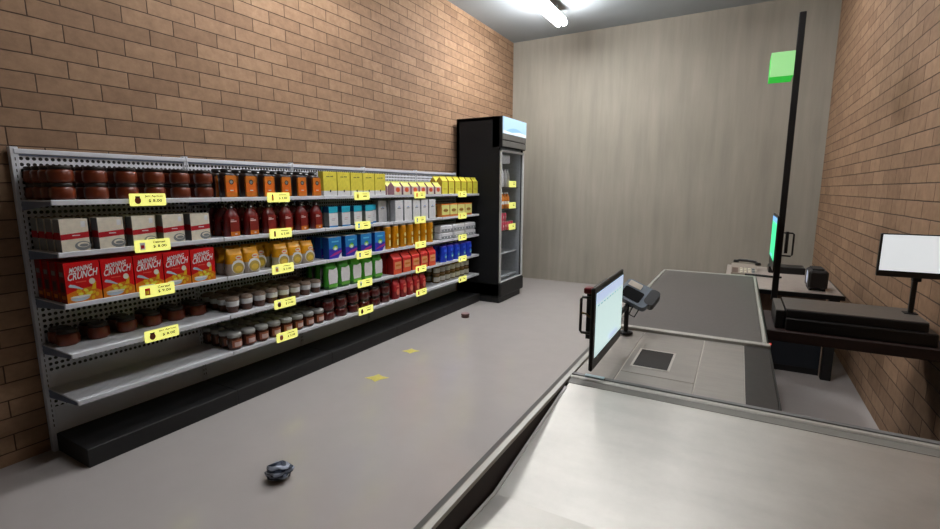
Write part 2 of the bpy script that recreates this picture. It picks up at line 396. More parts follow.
def P_oat(p):
    w, d, h = .122, .07, .168
    b = MB().box((-d / 2, -w / 2, 0), (d / 2, w / 2, h), GREYC); x = d / 2 + .0006
    b.fr(x, -w / 2, 0, w / 2, h, CREAM).box((-d / 2, -w / 2, h), (d / 2, w / 2, h + .0006), CREAM)
    for sx in (-1, 1):
        b.add([(-d / 2, sx * (w / 2 + .0006), .064), (d / 2, sx * (w / 2 + .0006), .064), (d / 2, sx * (w / 2 + .0006), .1), (-d / 2, sx * (w / 2 + .0006), .1)], [(0, 1, 2, 3)], REDP)
    b.fp(x + .0004, [(-w / 2, .062), (w / 2, .07), (w / 2, .1), (-w / 2, .09)], REDP)
    b.fr(x + .0008, -.012, .081, .022, .086, WHT)
    b.fe(x + .0004, .03, .028, .036, .024, GREYC).fe(x + .0008, .032, .033, .026, .014, CREAM).fe(x + .0012, .034, .03, .02, .008, GREYC)
    b.fr(x + .0004, .03, .125, .05, .155, WHT)
    b.build('box_card', p)
    return (w, h)
def P_syrup(p):
    b = MB().lathe([(.05, 0), (.056, .006), (.056, .12), (.05, .148), (.028, .176), (.016, .186), (.016, .194)], DRED, 16, sx=.68)
    b.tube([(0, .02, .19), (0, .036, .18), (0, .042, .16), (0, .04, .14)], .006, DRED, 6)
    b.build('bottle_body', p)
    x = .0385
    l = MB().box((.02, -.034, .004), (x, .034, .132), DRED2)
    x += .0005
    l.fr(x, -.034, .004, .034, .034, ORG2).fr(x + .0004, -.034, .034, .034, .1, DRED2).fr(x + .0008, -.03, .1, .014, .108, PINKW).fr(x + .0008, -.028, .112, -.004, .116, PINKW).fe(x + .0008, .004, .018, .01, .006, PINKW)
    l.build('front_label', p)
    MB().lathe([(.019, .19), (.02, .191), (.02, .214), (.014, .222)], DBLK, 12).fe(.0205, -.004, .2, .007, .006, WHT, n=8).build('cap', p)
    return (.09, .222)
def P_bwbox(p):
    w, d, h = .1, .065, .175
    b = MB().box((-d / 2, -w / 2, 0), (d / 2, w / 2, .125), GREYC).box((-d / 2, -w / 2, .125), (d / 2, w / 2, h), BLUK).box((-d / 2, -w / 2, -.0), (d / 2 + .0003, w / 2, .012), BLUK)
    x = d / 2 + .0008
    b.fr(x, -w / 2, .014, w / 2, .12, CWHT).fp(x, [(-w / 2, .12), (w / 2, .126), (w / 2, h), (-w / 2, h)], BLUT).fr(x, -w / 2, 0, w / 2, .014, BLU)
    b.fr(x + .0004, -.014, .072, .022, .078, C('faint_pink', (200, 170, 176))).fr(x + .0004, -.02, .06, .014, .064, GREYC)
    b.build('box_card', p)
    return (w, h)
def P_white(p):
    w, d, h = .124, .065, .21
    b = MB().box((-d / 2, -w / 2, 0), (d / 2, w / 2, h), C('carton_grey_side', (150, 152, 156)))
    x = d / 2 + .0006
    b.fr(x, -w / 2, 0, w / 2, h, CWHT).fr(x + .0004, -.026, .125, .026, .134, GREYC).fr(x + .0004, -.012, .14, .016, .146, BLU)
    b.build('box_card', p)
    return (w, h)
def P_small(p):
    w, d, h = .168, .07, .15
    b = MB().box((-d / 2, -w / 2, 0), (d / 2, w / 2, h), TAN); x = d / 2 + .0006
    b.fr(x, -w / 2, 0, w / 2, h, TANF).fr(x + .0004, -w / 2, .14, w / 2, h, ORG).fr(x + .0004, -w / 2, 0, w / 2, .024, ORG2)
    b.fe(x + .0008, 0, .075, .05, .02, C('tan_ink', (176, 130, 40))).fr(x + .001, -.05, .07, .05, .08, C('tan_ink2', (110, 84, 30)))
    b.build('box_card', p)
    return (w, h)
def P_cereal(p):
    w, d, h = .157, .068, .212
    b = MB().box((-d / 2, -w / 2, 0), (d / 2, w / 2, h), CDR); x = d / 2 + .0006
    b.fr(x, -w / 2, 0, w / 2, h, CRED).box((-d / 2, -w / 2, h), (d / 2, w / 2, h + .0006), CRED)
    s = -w / 2 - .0006
    for q, (z0, z1, m) in enumerate(((.14, .165, GREYC), (.06, .11, DBLK), (.02, .04, FLK2))):
        b.add([(-d * .3, s, z0), (d * .3, s, z0), (d * .3, s, z1), (-d * .3, s, z1)], [(0, 1, 2, 3)], m)
    b.build('box_card', p)
    g = MB(); x += .0003
    g.fp(x, [(-w / 2, 0), (w / 2, 0), (w / 2, .045), (.03, .075), (-.02, .07), (-w / 2, .05)], FLK2)
    for i in range(26):
        u = -.066 + .132 * random.random(); v = .006 + .058 * random.random() * (1 - abs(u) * 5)
        g.fe(x + .0002 + i * .00001, u, v + .004, .012, .008, random.choice((FLK, FLK, FLK2, C('flake_light', (240, 206, 70)))), n=8, rot=random.random() * 3)
    g.fe(x + .0008, -.022, .024, .042, .018, SILV, PI, 2 * PI).fe(x + .001, -.02, .03, .045, .006, WHT)
    g.fp(x + .001, [(-.068, .092), (-.06, .1), (-.04, .094), (-.006, .07), (-.008, .066), (-.044, .08), (-.066, .086)], SILV)
    g.fe(x + .001, .038, .104, .014, .016, CREAM).fp(x + .0008, [(.03, .06), (.052, .06), (.055, .1), (.046, .1)], FLK)
    g.fr(x + .001, -.034, .105, .012, .111, PNK)
    g.ft(x + .0012, 'MORNING', -.058, .158, .1, .027, WHT, .13, .2)
    g.ft(x + .0012, 'CRUNCH', -.07, .117, .132, .04, WHT, .13, .2)
    g.build('front_print', p)
    return (w, h)
def bag(w, d, h, m_top, m_bot, zs):
    b = MB(); rows = []
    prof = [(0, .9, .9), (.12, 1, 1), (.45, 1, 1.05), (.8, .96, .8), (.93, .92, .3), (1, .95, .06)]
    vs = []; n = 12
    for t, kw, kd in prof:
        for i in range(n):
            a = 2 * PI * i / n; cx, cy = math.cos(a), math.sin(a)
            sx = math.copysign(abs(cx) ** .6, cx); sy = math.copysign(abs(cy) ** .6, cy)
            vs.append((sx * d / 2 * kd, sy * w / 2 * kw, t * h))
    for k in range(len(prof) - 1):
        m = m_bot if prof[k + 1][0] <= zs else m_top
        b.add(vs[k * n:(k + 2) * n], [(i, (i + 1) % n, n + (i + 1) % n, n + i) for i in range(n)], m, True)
    b.add(vs[:n], [tuple(range(n - 1, -1, -1))], m_bot); b.add(vs[-n:], [tuple(range(n))], m_top)
    return b
def P_pasta(p):
    w, d, h = .122, .07, .18
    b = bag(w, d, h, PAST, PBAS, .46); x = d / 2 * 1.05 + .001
    b.build('bag_film', p)
    MB().fe(x + .0008, .004, .058, .05, .048, CWHT).fe(x + .0014, .004, .05, .042, .038, PWIN).fe(x + .0018, .008, .045, .028, .02, C('pasta_shapes', (206, 176, 70)), n=9).fe(x + .0014, .012, .122, .024, .014, CREAM).fr(x + .0018, -.004, .118, .026, .126, PNK).box((x - .012, -.03, .03), (x + .0004, .034, .1), PBAS).build('front_print', p)
    return (w, h)
def P_deter(p):
    w, d, h = .145, .07, .183
    b = MB().box((-d / 2, -w / 2, 0), (d / 2, w / 2, h), C('detergent_side', (16, 70, 150))); x = d / 2 + .0006
    b.box((-d / 2, -w / 2, h), (d / 2, w / 2, h + .0008), C('pale_top_flap', (196, 206, 210)))
    b.fr(x, -w / 2, .0, w / 2, .085, BLUD).fr(x, -w / 2, .085, w / 2, h, BLU)
    b.fp(x + .0004, [(-w / 2, .02), (-.01, .05), (w / 2, .066), (w / 2, .05), (.0, .03)], MAG)
    b.fp(x + .0006, [(.03, 0), (w / 2, 0), (w / 2, .045), (.05, .03)], CWHT)
    b.fe(x + .0008, 0, .09, .03, .018, C('lime', (150, 200, 90))).fe(x + .001, 0, .084, .016, .012, WHT).fe(x + .0006, .004, .108, .02, .01, GRN)
    b.fr(x + .0006, -.04, .14, .04, .152, C('sky', (90, 180, 210)))
    b.build('box_card', p)
    return (w, h)
def P_gold(p):
    MB().lathe([(.04, 0), (.043, .005), (.043, .215), (.039, .222)], GOLD, 20).fe(.0445, 0, .13, .013, .02, GOLDL).fr(.0442, -.012, .03, .012, .09, GOLDL).build('can_body', p)
    MB().lathe([(.039, .222), (.04, .223), (.04, .234), (.034, .236)], LIDS, 16).build('lid', p)
    return (.086, .236)
def P_pack(p):
    w, d, h = .262, .11, .084
    MB().cbox((-d / 2, -w / 2, 0), (d / 2, w / 2, h), WPK, .014).build('wrapped_pack', p)
    g = MB(); x = d / 2 + .0006
    g.fr(x, -.12, .012, .12, .04, WPG)
    for k in range(7): g.fr(x + .0004, -.112 + k * .034, .018, -.092 + k * .034, .034, CWHT if k % 2 else GREYC)
    g.box((x - .03, -.12, .012), (x - .0002, .12, .04), WPG)
    g.build('grey_band', p)
    return (w, h)
def P_cup(p):
    MB().lathe([(.032, 0), (.036, .004), (.039, .044), (.041, .05)], CUPB, 20).build('cup_body', p)
    MB().lathe([(.0415, .046), (.0425, .048), (.044, .082), (.043, .084)], CUPW, 20).build('label_band', p)
    MB().lathe([(.043, .083), (.045, .085), (.044, .096), (.036, .106), (.02, .111), (.0, .112)], CUPL, 20, cap=False).build('lid', p)
    return (.09, .112)
def P_green(p):
    w, d, h = .13, .07, .235
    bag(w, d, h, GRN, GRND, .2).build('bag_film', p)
    x = d / 2 * 1.07
    MB().fp(x + .001, [(-.048, .05), (.046, .05), (.054, .1), (.054, .15), (.046, .185), (0, .172), (-.046, .18), (-.054, .14), (-.054, .1)], C('pale_mauve', (222, 218, 224))).fr(x + .0008, -.052, .02, .052, .046, PRG).box((x - .014, -.04, .06), (x + .0003, .04, .165), CWHT).build('front_label', p)
    return (w, h)
def P_rcart(p):
    def ex(b, x):
        b.fr(x, -.0665, 0, .0665, .045, CRTO).fr(x + .0004, -.045, .05, .06, .125, C('carton_print_tan', (220, 150, 100))).fr(x, -.0665, .135, .0665, .155, CRT)
        b.fr(x + .0006, -.03, .08, .05, .1, ORG2)
    gable(.135, .085, .155, .212, CRT, C('carton_side_red', (146, 22, 22)), CRT, ex).build('carton_body', p)
    return (.148, .212)
def P_bcan(p):
    MB().lathe([(.058, 0), (.062, .006), (.062, .17), (.058, .177)], CBL, 20, sx=.6).fe(.0375, .004, .07, .026, .03, CBL2).fe(.0385, .006, .06, .014, .012, C('can_mint', (160, 220, 200))).fr(.0375, -.03, .12, .03, .15, C('can_mid', (50, 90, 230))).build('can_body', p)
    MB().lathe([(.056, .177), (.058, .178), (.058, .188), (.05, .19)], C('can_lid_blue', (70, 60, 190)), 16, sx=.6).build('lid', p)
    return (.124, .19)
def P_choc(p):
    MB().lathe([(.036, 0), (.044, .008), (.046, .02), (.046, .07), (.042, .086), (.038, .09)], CHOC, 20).build('jar_body', p)
    g = MB(); n = 10
    for (r, z0, z1, m, a) in ((.0468, .02, .072, CLAB2, .95), (.0472, .026, .058, CLAB, .6)):
        vs = []
        for i in range(n + 1):
            t = -a + 2 * a * i / n; vs += [(r * math.cos(t), r * math.sin(t), z0), (r * math.cos(t), r * math.sin(t), z1)]
        g.add(vs, [(2 * i, 2 * i + 2, 2 * i + 3, 2 * i + 1) for i in range(n)], m, True)
    g.build('label_band', p)
    l = MB().lathe([(.040, .088), (.046, .09), (.047, .112), (.044, .118), (.0, .119)], CLID, 22, cap=False).build('lid', p); l['label'] = 'grey-white screw lid'
    return (.094, .119)
def P_dark(p):
    MB().lathe([(.052, 0), (.06, .006), (.062, .014), (.062, .05), (.057, .064), (.05, .07)], DKJ, 20, sx=.74).build('jar_body', p)
    MB().lathe([(.051, .07), (.054, .071), (.054, .086), (.05, .09)], DBLK, 20, sx=.74).build('lid', p)
    return (.125, .09)
def P_rbag(p):
    w, d, h = .1, .07, .185
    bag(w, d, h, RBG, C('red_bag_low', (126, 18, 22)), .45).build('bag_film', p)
    x = d / 2 * 1.06
    MB().fe(x + .001, 0, .075, .026, .034, RBGL).fr(x + .001, -.024, .125, .024, .138, RBGL).box((x - .01, -.02, .05), (x + .0004, .02, .1), RBG).build('front_print', p)
    return (w, h)
def P_olive(p):
    MB().lathe([(.044, 0), (.05, .006), (.05, .082), (.044, .092)], OLV, 18).build('jar_body', p)
    g = MB(); n = 10; vs = []
    for i in range(n + 1):
        t = -1.5 + 3 * i / n; vs += [(.0508 * math.cos(t), .0508 * math.sin(t), .016), (.0508 * math.cos(t), .0508 * math.sin(t), .07)]
    g.add(vs, [(2 * i, 2 * i + 2, 2 * i + 3, 2 * i + 1) for i in range(n)], OLL, True); g.build('label_band', p)
    MB().lathe([(.046, .092), (.048, .093), (.048, .106), (.044, .108)], C('olive_lid', (140, 104, 60), .4), 18).build('lid', p)
    return (.1, .108)

SHN = ['top shelf', 'second shelf', 'third shelf', 'fourth shelf', 'bottom shelf']
#  key, maker, name, description, category, shelf, first y, pitch, columns, rows, row pitch, depth, stack, front x, missing{(col,row)}
PR = [
 (P_jam, 'jam_jar', 'dark apricot jam jar', 'jar', 0, 1.125, .15, 6, 4, .096, .1, 2, XF - .005, {}),
 (P_tea, 'tea_bottle', 'black-capped bottle with orange label', 'bottle', 0, 2.035, .15, 6, 2, .1, .09, 1, XF - .005, {}),
 (P_yellow, 'flat_yellow_box', 'yellow box with white base', 'box', 0, 2.93, .16, 5, 1, .07, .06, 1, XF - .005, {}),
 (P_pink, 'juice_carton', 'pink carton with pale yellow gable', 'carton', 0, 3.83, .147, 6, 2, .09, .07, 1, XF - .005, {(5, 1)}),
 (P_ycart, 'gable_carton', 'tall yellow gable-top carton', 'carton', 0, 4.715, .147, 6, 2, .09, .075, 1, XF - .005, {}),
 (P_oat, 'oatmeal_box', 'cream box with red band and grey sides', 'box', 1, 1.135, .166, 5, 4, .09, .07, 1, XF - .005, {}),
 (P_syrup, 'syrup_bottle', 'dark red capped bottle', 'bottle', 1, 2.04, .15, 6, 3, .1, .08, 1, XF - .005, {}),
 (P_bwbox, 'milk_powder_box', 'white box with teal top', 'box', 1, 2.95, .15, 5, 2, .09, .065, 1, XF - .005, {(4, 0)}),
 (P_white, 'white_carton', 'plain tall white box', 'box', 1, 3.70, .15, 6, 2, .09, .065, 1, XF - .005, {(0, 0)}),
 (P_small, 'biscuit_box', 'small tan and orange box', 'box', 1, 4.73, .18, 4, 2, .09, .07, 1, XF - .005, {}),
 (P_cereal, 'cereal_box', 'red cereal box', 'box', 2, 1.146, .162, 5, 4, .092, .068, 1, XF - .005, {}),
 (P_pasta, 'pasta_bag', 'amber pasta bag with round window', 'bag', 2, 2.035, .127, 6, 3, .1, .074, 1, XF - .005, {(2, 0)}),
 (P_deter, 'detergent_box', 'blue box with indigo base', 'box', 2, 2.955, .196, 4, 3, .095, .07, 1, XF - .005, {}),
 (P_gold, 'tall_gold_can', 'tall gold can', 'can', 2, 3.69, .125, 7, 2, .1, .086, 1, XF - .005, {}),
 (P_pack, 'wrapped_pack', 'white wrapped pack with grey band', 'pack', 2, 4.77, .285, 3, 1, .12, .11, 2, XF - .01, {}),
 (P_jam, 'jam_jar', 'dark apricot jam jar', 'jar', 3, 1.125, .147, 6, 2, .095, .1, 1, -3.155, {}),
 (P_cup, 'dessert_cup', 'brown cup with speckled lid', 'cup', 3, 2.02, .108, 8, 4, .093, .086, 1, XF - .03, {}),
 (P_green, 'green_bag', 'green bag with white label', 'bag', 3, 2.93, .15, 5, 3, .1, .075, 1, XF - .02, {}),
 (P_rcart, 'red_carton', 'red gable-top carton', 'carton', 3, 3.80, .158, 5, 3, .095, .08, 1, XF - .005, {}),
 (P_bcan, 'blue_can', 'oval blue can', 'can', 3, 4.72, .15, 5, 2, .09, .076, 1, XF - .005, {}),
 (P_choc, 'spread_jar', 'chocolate spread jar with grey-white lid', 'jar', 4, 2.0, .11, 8, 4, .095, .094, 1, XF - .005, {}),
 (P_dark, 'cherry_jar', 'dark cherry jar', 'jar', 4, 2.885, .152, 6, 3, .096, .092, 2, XF - .005, {}),
 (P_rbag, 'red_bag', 'small red bag', 'bag', 4, 3.80, .118, 5, 2, .09, .074, 1, XF - .005, {}),
 (P_olive, 'olive_jar', 'olive jar with pale label', 'jar', 4, 4.72, .118, 7, 3, .105, .1, 2, XF - .1, {}),
]
HIDDEN = {(17,1,2,0), (17,2,2,0), (17,3,2,0), (17,4,2,0), (0,1,3,0), (0,1,3,1), (0,2,3,0), (0,2,3,1), (0,3,3,0), (0,3,3,1), (0,4,2,0), (0,4,2,1), (0,4,3,0), (0,4,3,1), (0,5,2,0), (0,5,2,1), (0,5,3,0), (0,5,3,1), (4,1,1,0), (4,2,1,0), (4,3,1,0), (4,4,1,0), (4,5,1,0), (10,1,3,0), (10,2,3,0), (10,3,2,0), (10,3,3,0), (10,4,3,0), (13,1,1,0), (13,2,1,0), (13,3,1,0), (13,4,1,0), (13,5,1,0), (13,6,1,0), (18,3,2,0), (18,4,2,0), (23,1,1,0), (23,1,1,1), (23,1,2,0), (23,1,2,1), (23,2,1,0), (23,2,1,1), (23,2,2,0), (23,2,2,1), (23,3,1,0), (23,3,1,1), (23,3,2,0), (23,3,2,1), (23,4,1,0), (23,4,1,1), (23,4,2,0), (23,4,2,1), (23,5,1,0), (23,5,1,1), (23,5,2,0), (23,5,2,1), (23,6,1,0), (23,6,1,1), (23,6,2,0), (23,6,2,1)}   # stock the photo shows nothing of is left out
def copy_tree(o, parent=None):
    c = o.copy(); COL.objects.link(c); c.parent = parent
    for ch in o.children: copy_tree(ch, c)
    return c
rown = ['front row', 'second row back', 'third row back', 'rearmost row']
for key, (mk, nm, desc, cat, sh, y0, py, nc, nr, rp, d, st, xf, miss) in enumerate(PR):
    proto = empty(nm); w, h = mk(proto); used = False
    for c in range(nc):
        for r in range(nr):
            if (c, r) in miss: continue
            for s in range(st):
                if (key, c, r, s) in HIDDEN: continue
                o = copy_tree(proto) if used else proto
                used = True
                o.location = (xf - d / 2 - r * rp, y0 + c * py, SZ[sh] + .0005 + s * (h + .0005))
                lay = '' if st == 1 else (', upper layer' if s else ', lower layer')
                lab = f"{desc}, {SHN[sh]}, {rown[r]}, {ords[c]} from left{lay}"
                tag(o, lab, cat, f"{nm.replace('_', ' ')} rows on the {SHN[sh]}")

# ------------------------------------------------------------------ price tags
TAGY = mat('tag_yellow_added_glow', (225, 222, 120), .6, var=.01, emit=(246, 245, 132), estr=.6, spec=.2)  # glow added so the tag cards stay bright in dark spots
TINK = C('tag_ink', (80, 70, 8), .8, spec=.1); TINKD = C('tag_ink_dark', (44, 40, 4), .8, spec=.1)
def price_tag(X, Y, Z, label, group, icon=None, name=None, price=None, w=.195, h=.07):
    e = tag(empty('price_tag', (X, Y, Z)), label, 'price tag', group)
    t = 12 * PI / 180
    n = 4; pts = []
    r = .006
    for (cx, cz, a) in ((w / 2 - r, h / 2 - r, 0), (-w / 2 + r, h / 2 - r, 1), (-w / 2 + r, -h / 2 + r, 2), (w / 2 - r, -h / 2 + r, 3)):
        for i in range(4): aa = (a + i / 3) * PI / 2; pts.append((cx + r * math.cos(aa), cz + r * math.sin(aa)))
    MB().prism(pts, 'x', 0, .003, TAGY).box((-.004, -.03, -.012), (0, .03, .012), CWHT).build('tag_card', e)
    g = MB(); x = .0034
    if icon:
        k, m1, m2 = icon
        if k == 'jar': g.fe(x, -.055, -.004, .017, .02, m1).fr(x + .0003, -.068, .012, -.042, .02, m2)
        elif k == 'tall': g.fr(x, -.062, -.022, -.046, .012, m1).fr(x + .0003, -.059, .008, -.049, .022, m2)
        else: g.fr(x, -.07, -.02, -.042, .02, m1).fr(x + .0003, -.066, -.014, -.048, .006, m2)
        g.build('product_picture', e); g = MB()
    if name: g.ft(x, name, -.018 if len(name) > 8 else .0, .011, .1 if len(name) > 8 else .07, .016, TINK)
    else: g.fr(x, .0, .015, .07, .02, TINK)
    if price: g.ft(x, price, .0, -.017, .076, .02, TINKD)
    else: g.fr(x, .012, -.008, .062, .002, TINK)
    g.build('price_text', e)
    return e
GT = 'yellow price tags along the shelf fronts'
TAGS = {
 (0, 0): ('jar', JAM, RIM, 'Jam Apricot', '$ 8.00'), (0, 1): ('box', WHT, REDP, 'Oatmeal', '$ 8.00'), (0, 2): ('box', CRED, FLK, 'Cereal', '$ 9.00'), (0, 3): ('jar', JAM, RIM, 'Jam Apricot', '$ 8.00'),
 (1, 0): ('tall', ORG2, DBLK, None, '$ 3.00'), (1, 1): ('tall', DRED2, DBLK, None, '$ 3.00'), (1, 2): ('box', CREAM, PAST, None, '$ 3.00'), (1, 3): ('jar', CUPB, CUPW, None, '$ 3.00'), (1, 4): ('jar', CLAB2, CLAB, None, '$ 3.00'),
 (2, 0): ('box', YEL, GYELD, None, None), (2, 1): ('box', BLUT, WHT, None, None), (2, 2): ('box', GREYC, SILV, None, None), (2, 3): ('box', CWHT, PRG, None, None), (2, 4): ('jar', DKJ, DBLK, None, None),
 (3, 0): ('box', PNK, ORG, None, None), (3, 1): ('box', GREYC, CWHT, None, None), (3, 2): ('tall', ORG2, GOLD, None, None), (3, 3): ('box', CRT, CRTO, None, None), (3, 4): ('box', RBG, RBGL, None, None),
 (4, 0): ('box', GYELD, GYEL, None, None), (4, 1): ('box', TAN, TANF, None, None), (4, 2): ('box', GREYC, WPK, None, None), (4, 3): ('tall', CBL, CBL2, None, None), (4, 4): ('jar', OLV, OLL, None, None)}
under = {(0, 0): 'stacked jam jars', (0, 1): 'cream and red boxes', (0, 2): 'red cereal boxes', (0, 3): 'single jam jars', (1, 0): 'orange-label bottles', (1, 1): 'dark red bottles', (1, 2): 'amber pasta bags',
         (1, 3): 'brown speckled-lid cups', (1, 4): 'chocolate spread jars', (2, 0): 'flat yellow boxes', (2, 1): 'teal-topped boxes', (2, 2): 'blue detergent boxes', (2, 3): 'green bags', (2, 4): 'dark cherry jars',
         (3, 0): 'pink cartons', (3, 1): 'plain white boxes', (3, 2): 'tall gold cans', (3, 3): 'red gable cartons', (3, 4): 'small red bags', (4, 0): 'tall yellow cartons', (4, 1): 'small tan boxes',
         (4, 2): 'white wrapped packs', (4, 3): 'blue cans', (4, 4): 'olive jars'}
for (b, s), (k, m1, m2, nme, pr) in TAGS.items():
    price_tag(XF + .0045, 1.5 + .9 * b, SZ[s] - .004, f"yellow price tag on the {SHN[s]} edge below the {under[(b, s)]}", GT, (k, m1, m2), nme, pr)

# ------------------------------------------------------------------ drinks fridge
FX0, FX1, FY0, FY1 = -3.33, -2.7, 5.565, 6.315
fr = tag(empty('drinks_fridge', (-3.0, 5.94, 0)), 'tall black upright drinks fridge with a lit blue header, beside the shelving', 'fridge')
def W(mb, n, p=fr, lab=None):
    # world coordinates -> children of an Empty
    o = p
    off = Vector((0, 0, 0))
    while o is not None: off += Vector(o.location); o = o.parent
    mb.v = [tuple(Vector(v) - off) for v in mb.v]
    r = mb.build(n, p)
    if lab: r['label'] = lab
    return r
FBK = mat('fridge_black', (16, 17, 20), .65, var=.06, spec=.3)
FIN = mat('fridge_liner_grey', (150, 153, 156), .5)
b = MB().box((FX0, FY0, .07), (FX1, FY0 + .03, 2.41), FBK).box((FX0, FY1 - .03, .07), (FX1, FY1, 2.41), FBK)
b.box((FX0, FY0, .07), (FX0 + .04, FY1, 2.41), FBK).box((FX0, FY0, 2.37), (FX1, FY1, 2.41), FBK)
W(b, 'cabinet')
W(MB().box((FX0 + .04, FY0 + .03, .27), (FX0 + .045, FY1 - .03, 2.02), FIN).box((FX0 + .04, FY0 + .03, .265), (FX1 - .02, FY1 - .03, .27), FIN).box((FX0 + .04, FY0 + .03, 2.02), (FX1 - .02, FY1 - .03, 2.03), FIN)
  .box((FX0 + .04, FY1 - .034, .27), (FX1 - .02, FY1 - .03, 2.02), FIN).box((FX0 + .04, FY0 + .03, .27), (FX1 - .02, FY0 + .034, 2.02), FIN), 'liner')
W(MB().cbox((FX0, FY0, .075), (-2.66, FY1, .265), PLINTH, .015), 'base_grille')
W(MB().box((FX0, FY0 + .0, 0), (-2.69, FY1 - .06, .075), MBLACK), 'kick_plinth')
HG = mat('header_grey', (112, 110, 106), .45)
W(MB().box((FX1 - .1, FY0, 2.03), (-2.664, FY1, 2.41), FBK), 'header_box')
W(MB().cbox((-2.668, FY0 + .004, 2.125), (-2.652, FY1 - .004, 2.195), HG, .003).cbox((-2.668, FY0 + .004, 2.04), (-2.652, FY1 - .004, 2.112), HG, .003), 'header_vent')
SG1 = mat('sign_sky', (176, 208, 226), .4, emit=(168, 200, 222), estr=.42, var=.01); SG2 = mat('sign_white', (226, 232, 232), .4, emit=(214, 224, 230), estr=.45, var=.01); SG3 = mat('sign_blue', (140, 186, 214), .4, emit=(138, 186, 216), estr=.4, var=.01)
g = MB().box((-2.662, FY0 + .006, 2.2), (-2.652, FY1 - .004, 2.405), SG1)
yy = FY0 + .006; ww = FY1 - .01 - yy
g.fp(-2.6514, [(yy, 2.2)] + [(yy + ww * (1 - t / 10), 2.2 + .075 * math.sin(PI * t / 10) + .012) for t in range(10, -1, -1)][::1] + [(yy + ww, 2.2)], SG3)
g.fp(-2.651, [(yy, 2.2), (yy + ww, 2.2), (yy + ww, 2.235), (yy + ww * .7, 2.25), (yy + ww * .35, 2.225), (yy, 2.24)], SG2)
W(g, 'header_sign', lab='backlit sky-blue header panel with a white hill shape')
DFR = mat('door_frame_silver', (206, 206, 204), .4)
d = MB(); x0, x1 = -2.7, -2.675; y0, y1, z0, z1 = FY0 + .005, FY1 - .005, .27, 2.0; t = .028
d.cbox((x0, y0, z0), (x1, y0 + t, z1), DFR).cbox((x0, y1 - t, z0), (x1, y1, z1), DFR).cbox((x0, y0, z1 - t), (x1, y1, z1), DFR).cbox((x0, y0, z0), (x1, y1, z0 + t * .5), DFR)
do = W(d, 'door')
GL = bpy.data.materials.new('clear_door_glass'); GL.use_nodes = True
nt = GL.node_tree; [nt.nodes.remove(q) for q in list(nt.nodes) if q.type != 'OUTPUT_MATERIAL']
tr = nt.nodes.new('ShaderNodeBsdfTransparent'); gl = nt.nodes.new('ShaderNodeBsdfGlossy'); gl.inputs['Roughness'].default_value = .05
mxs = nt.nodes.new('ShaderNodeMixShader'); mxs.inputs[0].default_value = .04; tr.inputs[0].default_value = (.95, .96, .97, 1)
nt.links.new(tr.outputs[0], mxs.inputs[1]); nt.links.new(gl.outputs[0], mxs.inputs[2]); nt.links.new(mxs.outputs[0], nt.nodes['Material Output'].inputs[0])
W(MB().box((-2.69, y0 + t, z0 + t * .5), (-2.686, y1 - t, z1 - t), GL), 'glass_pane', do)
for k, z in enumerate((1.53, 1.24, .945, .64)):
    m = MBLACK if k < 3 else C('light_grey_shelf', (150, 152, 154))
    W(MB().cbox((-3.2, FY0 + .036, z - .014), (-2.752, FY1 - .036, z), m, .003), 'wire_shelf')
W(MB().cbox((-3.2, FY0 + .036, .29), (-2.76, FY1 - .036, .32), C('light_grey_shelf', (150, 152, 154)), .003), 'bottom_deck')
W(MB().cbox((-3.0, FY0 + .05, 1.84), (-2.74, FY0 + .42, 1.95), CWHT, .01), 'cooling_unit')
W(MB().box((-2.75, FY0 + .036, .4), (-2.72, FY0 + .044, 1.95), mat('added_glow_strip', (240, 244, 248), .4, emit=(240, 244, 250), estr=7, var=0)), 'added_interior_light')  # added glowing strip, out of view, brightens the fridge interior
# fridge stock
def P_water(p):
    MB().lathe([(.026, 0), (.031, .006), (.031, .14), (.026, .18), (.014, .21), (.012, .225)], C('milk_white_plastic', (196, 192, 190), .3), 14).build('bottle_body', p)
    MB().lathe([(.014, .222), (.015, .223), (.015, .24)], C('pale_cap', (150, 150, 156)), 10).build('cap', p)
def P_soda(p):
    MB().lathe([(.026, 0), (.032, .006), (.032, .06)], C('orange_soda', (206, 116, 30), .25), 14).lathe([(.032, .06), (.032, .1)], C('soda_label', (214, 206, 196)), 14, cap=False).lathe([(.032, .1), (.032, .15), (.014, .19), (.012, .2)], C('orange_soda', (206, 116, 30), .25), 14).build('bottle_body', p)
    MB().lathe([(.014, .2), (.015, .201), (.015, .216)], WHT, 10).build('cap', p)
def P_cola(p):
    MB().lathe([(.026, 0), (.031, .006), (.031, .108), (.025, .116)], C('pink_red_can', (196, 60, 84), .3), 14).fe(.032, 0, .06, .012, .02, PINKW).build('can_body', p)
    MB().lathe([(.025, .116), (.026, .117), (.026, .12)], LIDS, 12).build('lid', p)
for mk, nm, ds, z, cols, rows, st in ((P_water, 'milk_bottle', 'white milk bottle', 1.53, 3, 1, 1), (P_soda, 'soda_bottle', 'orange soda bottle with white label', 1.24, 3, 1, 1), (P_cola, 'soda_can', 'pink-red soda can', .945, 5, 1, 2)):
    proto = empty(nm); mk(proto); used = False
    for c in range(cols):
        for r in range(rows):
            for s in range(st):
                if s and c > 1: continue
                if (nm, c, r, s) in HIDDEN: continue
                o = copy_tree(proto) if used else proto; used = True
                o.location = (-2.795 - r * .075, 5.845 + c * (.082 if cols == 3 else .075), z + .0005 + s * .1205)
                cat = 'can' if 'can' in nm else 'bottle'
                tag(o, f"{ds} in the fridge, {ords[c]} from left" + ((', upper layer' if s else ', lower layer') if st > 1 else ''), cat, f"{nm.replace('_', ' ')}s in the fridge")
for z, what in ((1.535, 'white milk bottles'), (1.245, 'orange soda bottles'), (.95, 'pink-red cans')):
    price_tag(-2.744, 6.08, z + .035, f"yellow price tag inside the fridge below the {what}", 'yellow price tags inside the fridge', None, None, None, .22, .085)

